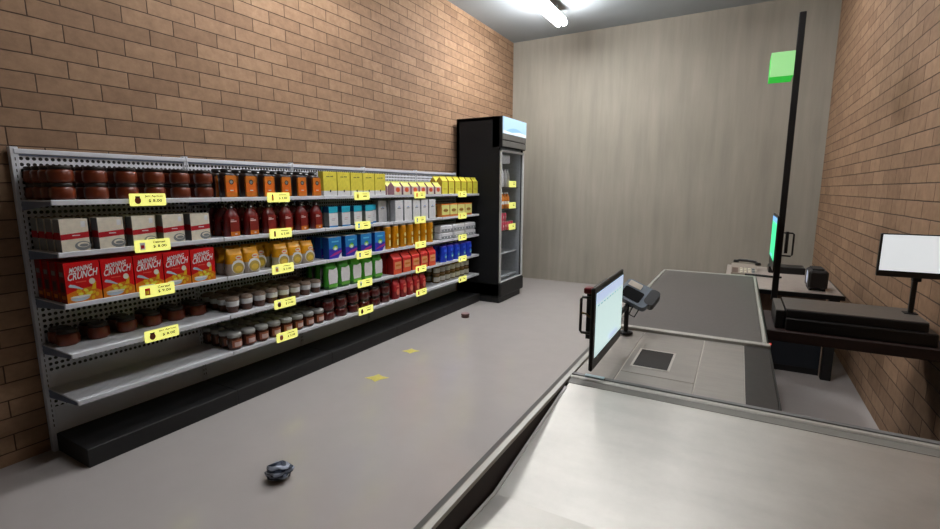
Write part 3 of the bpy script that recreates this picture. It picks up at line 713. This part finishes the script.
# ------------------------------------------------------------------ checkout counter
ck = tag(empty('checkout_counter', (-.2, 2.5, 0)), 'long steel-topped checkout counter with conveyor belt and wide sloping bagging tray', 'counter')
CX0, CX1, ZT = -.55, .165, .8
Wc = W
def W(mb, n, p=None, lab=None): return Wc(mb, n, p or ck, lab)
W(MB().box((CX0 + .01, .2, .06), (-.509, 1.676, .79), WOODD).box((CX0 + .01, 1.676, .06), (-.515, 4.38, .77), WOODD).box((-.515, 1.69, .06), (CX1 - .01, 4.38, .77), WOODD)
  .box((-.515, .2, .06), (.7, 1.69, .6), WOODD).box((.69, .2, .6), (.71, 1.69, .77), WOODD).box((.17, 1.665, .6), (.7, 1.69, .77), WOODD), 'cabinet')
W(MB().box((CX0 + .04, .24, 0), (CX1 - .05, 4.34, .06), MBLACK), 'toe_kick')
# left rim
rim = [(CX0 - .004, .75), (CX0 - .004, .782), (CX0 + .006, .797), (CX0 + .02, .8), (CX0 + .042, .8), (CX0 + .042, .77), (CX0 + .02, .75)]
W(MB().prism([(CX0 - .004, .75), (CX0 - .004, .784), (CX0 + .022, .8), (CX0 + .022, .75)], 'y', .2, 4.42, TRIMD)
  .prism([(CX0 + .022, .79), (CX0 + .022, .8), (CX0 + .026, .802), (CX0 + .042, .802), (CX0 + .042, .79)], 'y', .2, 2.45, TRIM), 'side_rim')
# cross rim between scanner bed and bagging tray
W(MB().prism([(1.676, .76), (1.676, .797), (1.682, .801), (1.697, .801), (1.700, .797), (1.700, .76)], 'x', -.51, .72, TRIM)
  .prism([(1.700, .76), (1.700, .795), (1.703, .803), (1.722, .803), (1.724, .76)], 'x', -.51, .72, TRIMD), 'cross_rim')
W(MB().box((-.46, 1.700, .8), (-.388, 1.722, .8055), mat('pale_blue_sensor', (190, 222, 230), .4)), 'sensor_window')
# bagging tray: sloped sheet with thickness
top = [(1.635, .792), (1.60, .789), (1.02, .714), (.2, .765)]
W(MB().prism([(1.676, .796), (1.636, .793), (1.636, .784), (1.676, .784)], 'x', -.505, .7, mat('tray_lip_shading_grey', (132, 129, 121), .6, var=.04)), 'tray_lip', lab='tray lip with shading painted in dull grey')  # darker grey paints the shading band onto the lip
prof = top + [(y, z - .006) for y, z in reversed(top)]
W(MB().prism(prof, 'x', -.498, .7, METAL), 'bagging_tray')
e2 = MB(); n = len(top)
W(e2.prism([(y, z + .003) for y, z in top[1:]] + [(y, z - .006) for y, z in reversed(top[1:])], 'x', -.504, -.495, mat('tray_edge_painted_highlight', (222, 220, 214), .4, var=.03)), 'tray_edge', lab='folded steel edge of the tray with painted highlight')  # pale colour paints a highlight along the folded edge
# scanner bed in plates with seams
zb = .794
sb = MB()
for (a0, b0, a1, b1) in ((-.508, 1.724, -.362, 2.435), (-.358, 1.724, -.094, 1.845), (-.358, 1.849, -.094, 2.435), (-.090, 1.724, .068, 2.435)):
    sb.cbox((a0, b0, zb - .02), (a1, b1, zb), METAL2, .0015)
W(sb, 'scanner_bed')
W(MB().box((-.508, 1.722, zb - .03), (.165, 2.44, zb - .002), mat('seam_highlight', (196, 190, 180), .5)), 'bed_underlay')  # pale underlay paints highlights into the plate seams
W(MB().box((-.336, 1.92, zb), (-.188, 2.162, zb + .0015), mat('window_frame_light', (206, 200, 190), .4)).box((-.327, 1.932, zb), (-.197, 2.15, zb + .0022), mat('scanner_glass', (50, 46, 43), .6, spec=.2)), 'scanner_window')
W(MB().cbox((.070, 1.724, zb - .02), (.165, 2.435, zb + .001), DPANEL, .002).box((.165, 1.724, .75), (.171, 2.44, .796), BLACK), 'side_panel')
# conveyor
W(MB().box((-.53, 2.44, .77), (.163, 4.41, .795), MBLACK), 'conveyor_bed')
W(MB().cbox((-.513, 2.475, .79), (.142, 4.385, .806), BELT, .004), 'conveyor_belt')
f = MB().cbox((-.55, 2.436, .78), (.172, 2.474, .809), TRIM, .003).cbox((-.532, 2.474, .78), (-.514, 4.42, .809), TRIM, .003).cbox((.143, 2.474, .78), (.160, 4.42, .809), TRIM, .003).cbox((-.532, 4.386, .78), (.16, 4.42, .809), TRIM, .003)
f.cbox((.1605, 2.474, .74), (.1685, 4.42, .798), BLACK, .002)
W(f, 'belt_frame')
W(MB().lathe([(.0045, .0), (.005, .006), (.003, .008)], mat('red_indicator', (200, 60, 34), .3, emit=(230, 60, 30), estr=.6), 12).xf(Matrix.Translation((.1735, 2.50, .795))), 'indicator_light')

# ------------------------------------------------------------------ cashier monitor on the counter
def rbox(sx, sy, sz, m, c=.005): return MB().cbox((-sx / 2, -sy / 2, -sz / 2), (sx / 2, sy / 2, sz / 2), m, c)
SCRW = mat('screen_pale', (214, 234, 234), .3, emit=(210, 236, 234), estr=.66, var=.01)
SCRH = mat('screen_header', (206, 218, 240), .3, emit=(190, 208, 240), estr=.66, var=.01)
SCRL = mat('screen_lines', (150, 178, 184), .3, emit=(130, 160, 170), estr=.5, var=.01)
def monitor(name, x, y0, y1, z0, z1, face, label, cols, bot=.045, side=.022):
    m = tag(empty(name, (x, (y0 + y1) / 2, .8)), label, 'monitor')
    f = face
    a, b = sorted((x, x - f * .014))
    W(MB().cbox((a, y0, z0), (b, y1, z1), BLACK, .004), 'housing', m)
    xs = x + f * .0008
    g = MB().fr(xs, y0 + side, z0 + bot, y1 - side * .5, z1 - side, cols[0])
    g.fr(xs + f * .0004, y0 + side, z1 - side - .04, y1 - side * .5, z1 - side, cols[1])
    for k in range(9):
        yy = y0 + side + .02 + k * (y1 - y0 - .08) / 9
        g.fr(xs + f * .0008, yy, z1 - side - .052, yy + .026, z1 - side - .046, cols[2])
    g.fr(xs + f * .0008, y0 + side + (y1 - y0) * .45, z0 + bot + .008, y0 + side + (y1 - y0) * .75, z0 + bot + .03, cols[1])
    W(g, 'screen', m)
    return m
mo = monitor('checkout_monitor', -.414, 1.625, 2.10, .853, 1.158, 1, 'black touch monitor on the near counter, pale blank screen seen edge-on', (SCRW, SCRH, SCRL))
W(MB().box((-.462, 1.70, .95), (-.434, 2.0, 1.13), MBLACK), 'rear_cover', mo)
W(MB().tube([(-.434, 1.68, 1.11), (-.45, 1.68, 1.112), (-.472, 1.68, 1.112), (-.477, 1.68, 1.105), (-.477, 1.68, .985), (-.472, 1.68, .978), (-.45, 1.68, .978), (-.434, 1.68, .98)], .0055, BLACK), 'rear_handle', mo)
W(MB().cbox((-.464, 1.66, 1.128), (-.436, 1.70, 1.15), C('red_button', (120, 24, 32), .3), .004), 'red_button', mo)
W(MB().tube([(-.474, 1.68, 1.052), (-.456, 1.68, 1.05), (-.448, 1.685, 1.04), (-.436, 1.69, 1.035)], .004, C('brass_key', (120, 100, 60), .3, metal=.6)), 'brass_latch', mo)
W(MB().lathe([(.011, .8), (.011, .945)], BLACK, 14, c=(-.44, 2.35)).lathe([(.034, .8), (.034, .805), (.02, .81)], MBLACK, 24, c=(-.44, 2.35)).box((-.445, 2.02, .925), (-.434, 2.35, .945), BLACK), 'stand_post', mo)
# card terminal on the same post
ct = tag(empty('card_terminal', (-.395, 2.37, .992)), 'grey-blue card terminal tilted behind the pale checkout monitor', 'card terminal')
nrm = Vector((.12, -.72, .68)).normalized(); rt = Vector((.86, 0, -.5)); rt = (rt - nrm * rt.dot(nrm)).normalized(); up = nrm.cross(rt)
M4 = Matrix(((rt.x, up.x, nrm.x, 0), (rt.y, up.y, nrm.y, 0), (rt.z, up.z, nrm.z, 0), (0, 0, 0, 1)))
BG = mat('terminal_blue_grey', (104, 116, 128), .35); 
def T(mb, n): return mb.xf(M4 @ Matrix.Scale(.88, 4)).build(n, ct)
def rr(w, h, r, k=4):
    p = []
    for (cx, cy, a) in ((w / 2 - r, h / 2 - r, 0), (-w / 2 + r, h / 2 - r, 1), (-w / 2 + r, -h / 2 + r, 2), (w / 2 - r, -h / 2 + r, 3)):
        for i in range(k + 1): t_ = (a + i / k) * PI / 2; p.append((cx + r * math.cos(t_), cy + r * math.sin(t_)))
    return p
T(MB().prism([(x - .01, y) for x, y in rr(.17, .135, .026)], 'z', -.03, .012, BG), 'terminal_body')
T(MB().prism([(x - .024, y - .018) for x, y in rr(.112, .07, .01)], 'z', .012, .0132, mat('display_black', (6, 7, 10), .7, spec=.15)), 'display')
T(MB().prism([(x - .04, y + .042) for x, y in rr(.075, .034, .005)], 'z', .012, .016, C('paper_beige', (190, 180, 164))), 'paper_slot')
T(MB().prism([(x + .072, y + .02) for x, y in rr(.055, .1, .02)], 'z', -.04, .0135, BLACK), 'rear_shell')
ct_b = MB().tube([(.01, -.06, -.02), (.018, -.12, -.02), (.05, -.12, -.02), (.045, -.06, -.02)], .0035, MBLACK, 6)
T(ct_b, 'wire_bracket')
W(MB().box((-.44, 2.36, .93), (-.40, 2.42, .945), BLACK), 'mount_arm', ct)

# ------------------------------------------------------------------ cashier side desk, cash drawer, small monitor
dk = tag(empty('side_desk', (.52, 3.0, .76)), 'dark wooden shelf desk bridging from the checkout counter to the brick wall', 'desk')
W(MB().cbox((.173, 2.80, .735), (.8815, 3.26, .79), WOODD, .003), 'desk_board', dk)
DG = mat('drawer_top_grey', (92, 87, 82), .38, var=.1)
cd = tag(empty('cash_drawer', (.52, 3.0, .79)), 'long black cash drawer unit with dull grey top on the side desk', 'cash drawer')
W(MB().cbox((.252, 2.85, .80), (.80, 3.16, .893), BLACK, .004), 'drawer_body', cd)
W(MB().cbox((.250, 2.852, .8935), (.80, 3.158, .898), DG, .002), 'top_plate', cd)
W(MB().cbox((.208, 2.85, .791), (.247, 3.16, .885), BLACK, .003).box((.209, 2.853, .885), (.246, 3.157, .8875), DG), 'end_cap', cd)
W(MB().cbox((.252, 2.83, .791), (.832, 3.10, .853), BLACK, .004), 'lower_tray', cd)
W(MB().box((.41, 2.8285, .822), (.46, 2.83, .828), MBLACK), 'slot', cd)
sm = tag(empty('customer_display', (.77, 3.03, .898)), 'small monitor with blank white screen on a stem against the right brick wall', 'monitor')
SCW = mat('screen_white', (214, 218, 220), .35, emit=(226, 230, 232), estr=.62, var=.01)
W(MB().cbox((.617, 3.0, 1.078), (.878, 3.022, 1.288), BLACK, .003), 'housing', sm)
s_ = MB().box((.625, 2.9988, 1.108), (.870, 2.9998, 1.283), SCW)
W(s_, 'screen', sm)
W(MB().cbox((.762, 3.022, .9), (.782, 3.04, 1.2), BLACK, .003).cbox((.758, 3.006, 1.06), (.79, 3.04, 1.085), MBLACK, .003).cbox((.745, 3.01, .898), (.799, 3.06, .903), MBLACK, .002), 'stem', sm)

# ------------------------------------------------------------------ far checkout desk and its things
fd = tag(empty('far_checkout_desk', (.35, 5.1, 0)), 'taupe-topped checkout desk with a black edge beyond the conveyor belt end', 'desk')
W(MB().cbox((-.06, 4.512, .664), (.755, 5.84, .69), DTOP, .002), 'desk_top', fd)
W(MB().cbox((-.06, 4.49, .655), (.758, 4.511, .691), BLACK, .002).cbox((.7555, 4.5, .655), (.765, 5.84, .689), BLACK, .001), 'edge_band', fd)
W(MB().box((-.02, 4.60, .42), (.66, 4.62, .664), WOODB), 'modesty_panel', fd)
W(MB().box((-.02, 4.60, .05), (.665, 4.63, .42), NAVY).box((-.02, 4.595, 0), (.665, 4.64, .05), MBLACK), 'lower_panel', fd)
for a, b_ in ((.668, 4.50), (.668, 5.74), (-.04, 5.74), (-.04, 4.64)):
    W(MB().cbox((a, b_, 0), (a + .068, b_ + .06, .664), MBLACK, .003), 'leg', fd)
PX, PY = .303, 4.462
pl = tag(empty('lane_light_pole', (PX, PY, .62)), 'tall thin black pole carrying a glowing green lane light', 'lane light')
W(MB().cbox((PX - .022, PY - .012, .62), (PX + .022, PY + .012, 2.79), BLACK, .004), 'pole', pl)
GRL = mat('green_light_pale', (160, 230, 150), .4, emit=(156, 220, 146), estr=.42, var=.01); GRB = mat('green_light_deep', (0, 200, 60), .4, emit=(0, 205, 50), estr=.5, var=.01)
W(MB().box((PX - .175, PY - .024, 2.345), (PX - .023, PY - .016, 2.52), GRL).box((PX - .175, PY - .016, 2.345), (PX - .023, PY + .24, 2.52), GRB), 'light_box', pl)
SG = mat('screen_green', (40, 210, 140), .4, emit=(60, 222, 150), estr=.85, var=.01); SGB = mat('screen_green_header', (110, 160, 220), .4, emit=(120, 170, 230), estr=.8, var=.01); SGL = mat('screen_green_light', (130, 240, 180), .4, emit=(130, 240, 180), estr=.8, var=.01)
fm = monitor('lane_monitor', .258, 4.2, 4.74, .885, 1.305, -1, 'edge-on monitor with bright green screen fixed beside the tall black pole', (SG, SGB, SGL), .075, .02)
W(MB().box((.34, 4.46, 1.0), (.36, 4.5, 1.17), MBLACK).box((.28, 4.40, 1.0), (.29, 4.435, 1.2), MBLACK), 'rear_cover', fm)
W(MB().tube([(.29, 4.487, 1.16), (.385, 4.49, 1.158), (.395, 4.49, 1.15), (.395, 4.49, .985), (.385, 4.49, .975), (.29, 4.487, .98)], .0065, BLACK), 'rear_handle', fm)
rp_ = tag(empty('receipt_printer', (.6, 4.75, .69)), 'boxy black receipt printer with glowing round dial on the far desk', 'printer')
W(MB().cbox((.535, 4.62, .705), (.665, 4.86, .855), mat('printer_black', (34, 30, 29), .45), .014).cbox((.555, 4.65, .855), (.64, 4.83, .868), MBLACK, .006), 'housing', rp_)
W(MB().box((.545, 4.64, .69), (.565, 4.84, .708), MBLACK).box((.635, 4.64, .69), (.655, 4.84, .708), MBLACK), 'feet', rp_)
W(MB().fe(0, 0, 0, .045, .055, mat('dial_glow', (170, 180, 196), .3, emit=(190, 200, 220), estr=.5)).xf(Matrix.Translation((.5345, 4.73, .79))), 'dial', rp_)
bx = tag(MB().cbox((.30, 5.45, .69), (.60, 5.66, .755), BLACK, .006).build('black_document_box'), 'flat black box lying behind the pole on the far desk', 'box')
ty = tag(MB().tube([(.1, 5.16, .70), (.2, 5.14, .704), (.3, 5.12, .704), (.39, 5.14, .70)], .01, BLACK, 8).build('barcode_wand'), 'slim black barcode wand lying beside the telephone', 'scanner')
ph = tag(empty('desk_telephone', (.08, 5.45, .69)), 'beige desk telephone with black handset at the left end of the far desk', 'telephone')
PB = C('phone_beige', (150, 140, 128)); PBD = C('phone_brown_panel', (96, 78, 68))
W(MB().prism([(5.19, .691), (5.19, .705), (5.62, .74), (5.66, .735), (5.66, .691)], 'x', -.02, .2, PB), 'phone_base', ph)
k = MB().add([(-.012, 5.2, .7072), (.04, 5.2, .7072), (.04, 5.42, .7252), (-.012, 5.42, .7252)], [(0, 1, 2, 3)], PBD)
for i in range(4):
    for j in range(3): k.cbox((.056 + i * .034, 5.22 + j * .07, .707), (.08 + i * .034, 5.27 + j * .07, .712 + (5.24 + j * .07 - 5.19) * .0814), CREAM if i < 3 else GREYC, .002)
W(k, 'keypad', ph)
W(MB().tube([(.02, 5.7, .75), (.05, 5.68, .768), (.12, 5.64, .772), (.19, 5.6, .768), (.215, 5.58, .75)], .014, BLACK, 8).lathe([(.026, .742), (.028, .752), (.02, .768)], BLACK, 12, c=(.02, 5.7)).lathe([(.026, .738), (.028, .75), (.02, .766)], BLACK, 12, c=(.215, 5.58)), 'handset', ph)

# ------------------------------------------------------------------ ceiling lamps
LW = mat('lamp_housing_white', (225, 225, 225), .4, emit=None)
names = {(0, 0): 'twin-tube white ceiling lamp nearest the back wall, above the shelving aisle', (1, 0): 'twin-tube ceiling lamp above the checkout near the back wall',
         (0, 1): 'twin-tube ceiling lamp over the near part of the aisle', (1, 1): 'twin-tube ceiling lamp over the near checkout counter'}
for ix, iy, X, ya, yb, pw in ((0, 0, -2.22, 5.2, 6.42, 78), (0, 1, -2.5, 2.1, 3.5, 30), (1, 0, -.1, 5.0, 6.2, 15), (1, 1, -.6, 1.8, 3.2, 34)):
    if True:
        TUBE = mat('lamp_tube_glow_%d' % pw, (255, 255, 255), .4, emit=(250, 250, 252), estr=pw, var=0)
        l = tag(empty('ceiling_lamp', (X, (ya + yb) / 2, 3.7)), names[(ix, iy)], 'ceiling lamp', 'twin-tube lamps hung from the ceiling')
        W(MB().cbox((X - .07, ya, 3.70), (X + .07, yb, 3.72), LW, .006).cbox((X - .012, yb - .012, 3.64), (X + .012, yb, 3.7), LW, .004).cbox((X - .012, ya, 3.64), (X + .012, ya + .012, 3.7), LW, .004), 'housing', l)
        for dx in (-.042, .042):
            t_ = MB().lathe([(.034, ya + .014), (.036, ya + .02), (.036, yb - .02), (.034, yb - .014)], TUBE, 16)
            t_.v = [(p[0] + X + dx, p[2], p[1] + 3.655) for p in t_.v]; t_.f = [tuple(reversed(q)) for q in t_.f]
            W(t_, 'tube', l)
        for yy in (ya + .2, yb - .2): W(MB().tube([(X, yy, 3.725), (X, yy, 3.838)], .006, GREYC, 6), 'hanger_rod', l)

# ------------------------------------------------------------------ litter on the floor
ym = mat('yellow_litter_paper', (232, 220, 116), .5)
def star(x, y, s, label):
    pts = []; yaw = math.radians(29.35)
    for i in range(8):
        r = s * ((1.0, .5, .8, .5)[i % 4] if True else 1); a = i * PI / 4
        px, py = r * math.cos(a), r * math.sin(a)
        pts.append((px, py, .0015 if i % 2 == 0 else .003))
    vs = [(p[0], p[1], .0005) for p in pts] + pts + [(0, 0, .012)]
    fs = [tuple(range(7, -1, -1))] + [(i, (i + 1) % 8, 8 + (i + 1) % 8, 8 + i) for i in range(8)] + [(8 + i, 8 + (i + 1) % 8, 16) for i in range(8)]
    return tag(MB().add(vs, fs, ym).build('yellow_paper_scrap', loc=(x, y, 0), rot=(0, 0, yaw)), label, 'litter', 'yellow scraps on the floor')
star(-2.435, 2.80, .1, 'yellow four-pointed paper scrap on the floor, the nearer and larger of two')
star(-2.58, 3.455, .088, 'yellow four-pointed paper scrap on the floor, the farther one near the plinth')
cm = bpy.data.materials.new('crumpled_striped_foil'); cm.use_nodes = True; nt = cm.node_tree; b = nt.nodes['Principled BSDF']
tc = nt.nodes.new('ShaderNodeTexCoord'); wv = nt.nodes.new('ShaderNodeTexWave'); wv.bands_direction = 'Z'; wv.inputs['Scale'].default_value = 14; wv.inputs['Distortion'].default_value = 2.5
r = nt.nodes.new('ShaderNodeValToRGB'); r.color_ramp.elements[0].color = lin((28, 40, 60)); r.color_ramp.elements[1].color = lin((160, 168, 184)); r.color_ramp.elements[0].position = .4; r.color_ramp.elements[1].position = .62
nt.links.new(tc.outputs['Object'], wv.inputs['Vector']); nt.links.new(wv.outputs['Fac'], r.inputs['Fac']); nt.links.new(r.outputs[0], b.inputs['Base Color']); b.inputs['Roughness'].default_value = .35; b.inputs['Metallic'].default_value = .3
n = 20; vs = []; rnd = random.Random(5)
for i in range(1, 12):
    th = PI * i / 12
    for j in range(n):
        a = 2 * PI * j / n
        k = 1 + .13 * math.sin(3 * a + i) + .09 * math.sin(5 * a - i * 1.7) + rnd.uniform(-.06, .06)
        vs.append((.068 * k * math.sin(th) * math.cos(a), .052 * k * math.sin(th) * math.sin(a), .045 - .045 * math.cos(th) * (1 + .1 * math.sin(2 * a))))
fs = [(i * n + j, i * n + (j + 1) % n, (i + 1) * n + (j + 1) % n, (i + 1) * n + j) for i in range(10) for j in range(n)]
fs += [tuple(range(n - 1, -1, -1)), tuple(range(10 * n, 11 * n))]
zmin = min(v[2] for v in vs); vs = [(v[0], v[1], v[2] - zmin) for v in vs]
tag(MB().add(vs, fs, cm).build('crumpled_wrapper', loc=(-1.99, 1.50, .0005), rot=(0, 0, .5)), 'crumpled dark blue and grey striped wrapper lying on the open floor', 'litter')
cn = tag(empty('flattened_can', (-2.73, 4.74, 0), .4), 'squashed brown can lying on the floor by the end of the plinth', 'litter')
MB().lathe([(.045, .0005), (.052, .006), (.046, .02), (.054, .034), (.05, .046), (.044, .048)], C('can_brown', (74, 46, 42), .35), 20, sx=.95).build('can_body', cn)
MB().lathe([(.044, .048), (.046, .05), (.042, .052), (.038, .049)], C('can_rim_pale', (150, 120, 116), .35), 20).build('can_rim', cn)

# ------------------------------------------------------------------ world, camera, view
w = bpy.data.worlds.new('world'); sc.world = w; w.use_nodes = True
w.node_tree.nodes['Background'].inputs[0].default_value = (.5, .55, .6, 1); w.node_tree.nodes['Background'].inputs[1].default_value = .05
cam = bpy.data.cameras.new('camera'); co = bpy.data.objects.new('camera', cam); COL.objects.link(co)
co.location = (0, 0, 1.5); co.rotation_euler = (math.radians(90 - 9.0), 0, math.radians(29.35))
cam.sensor_width = 36; cam.lens = 475 / 940 * 36; cam.clip_start = .02
sc.camera = co
sc.view_settings.view_transform = 'Standard'; sc.view_settings.look = 'None'; sc.view_settings.gamma = 1
sc.view_settings.use_curve_mapping = False; sc.view_settings.exposure = .34
sc.cycles.diffuse_bounces = 1
sc.cycles.max_bounces = 8
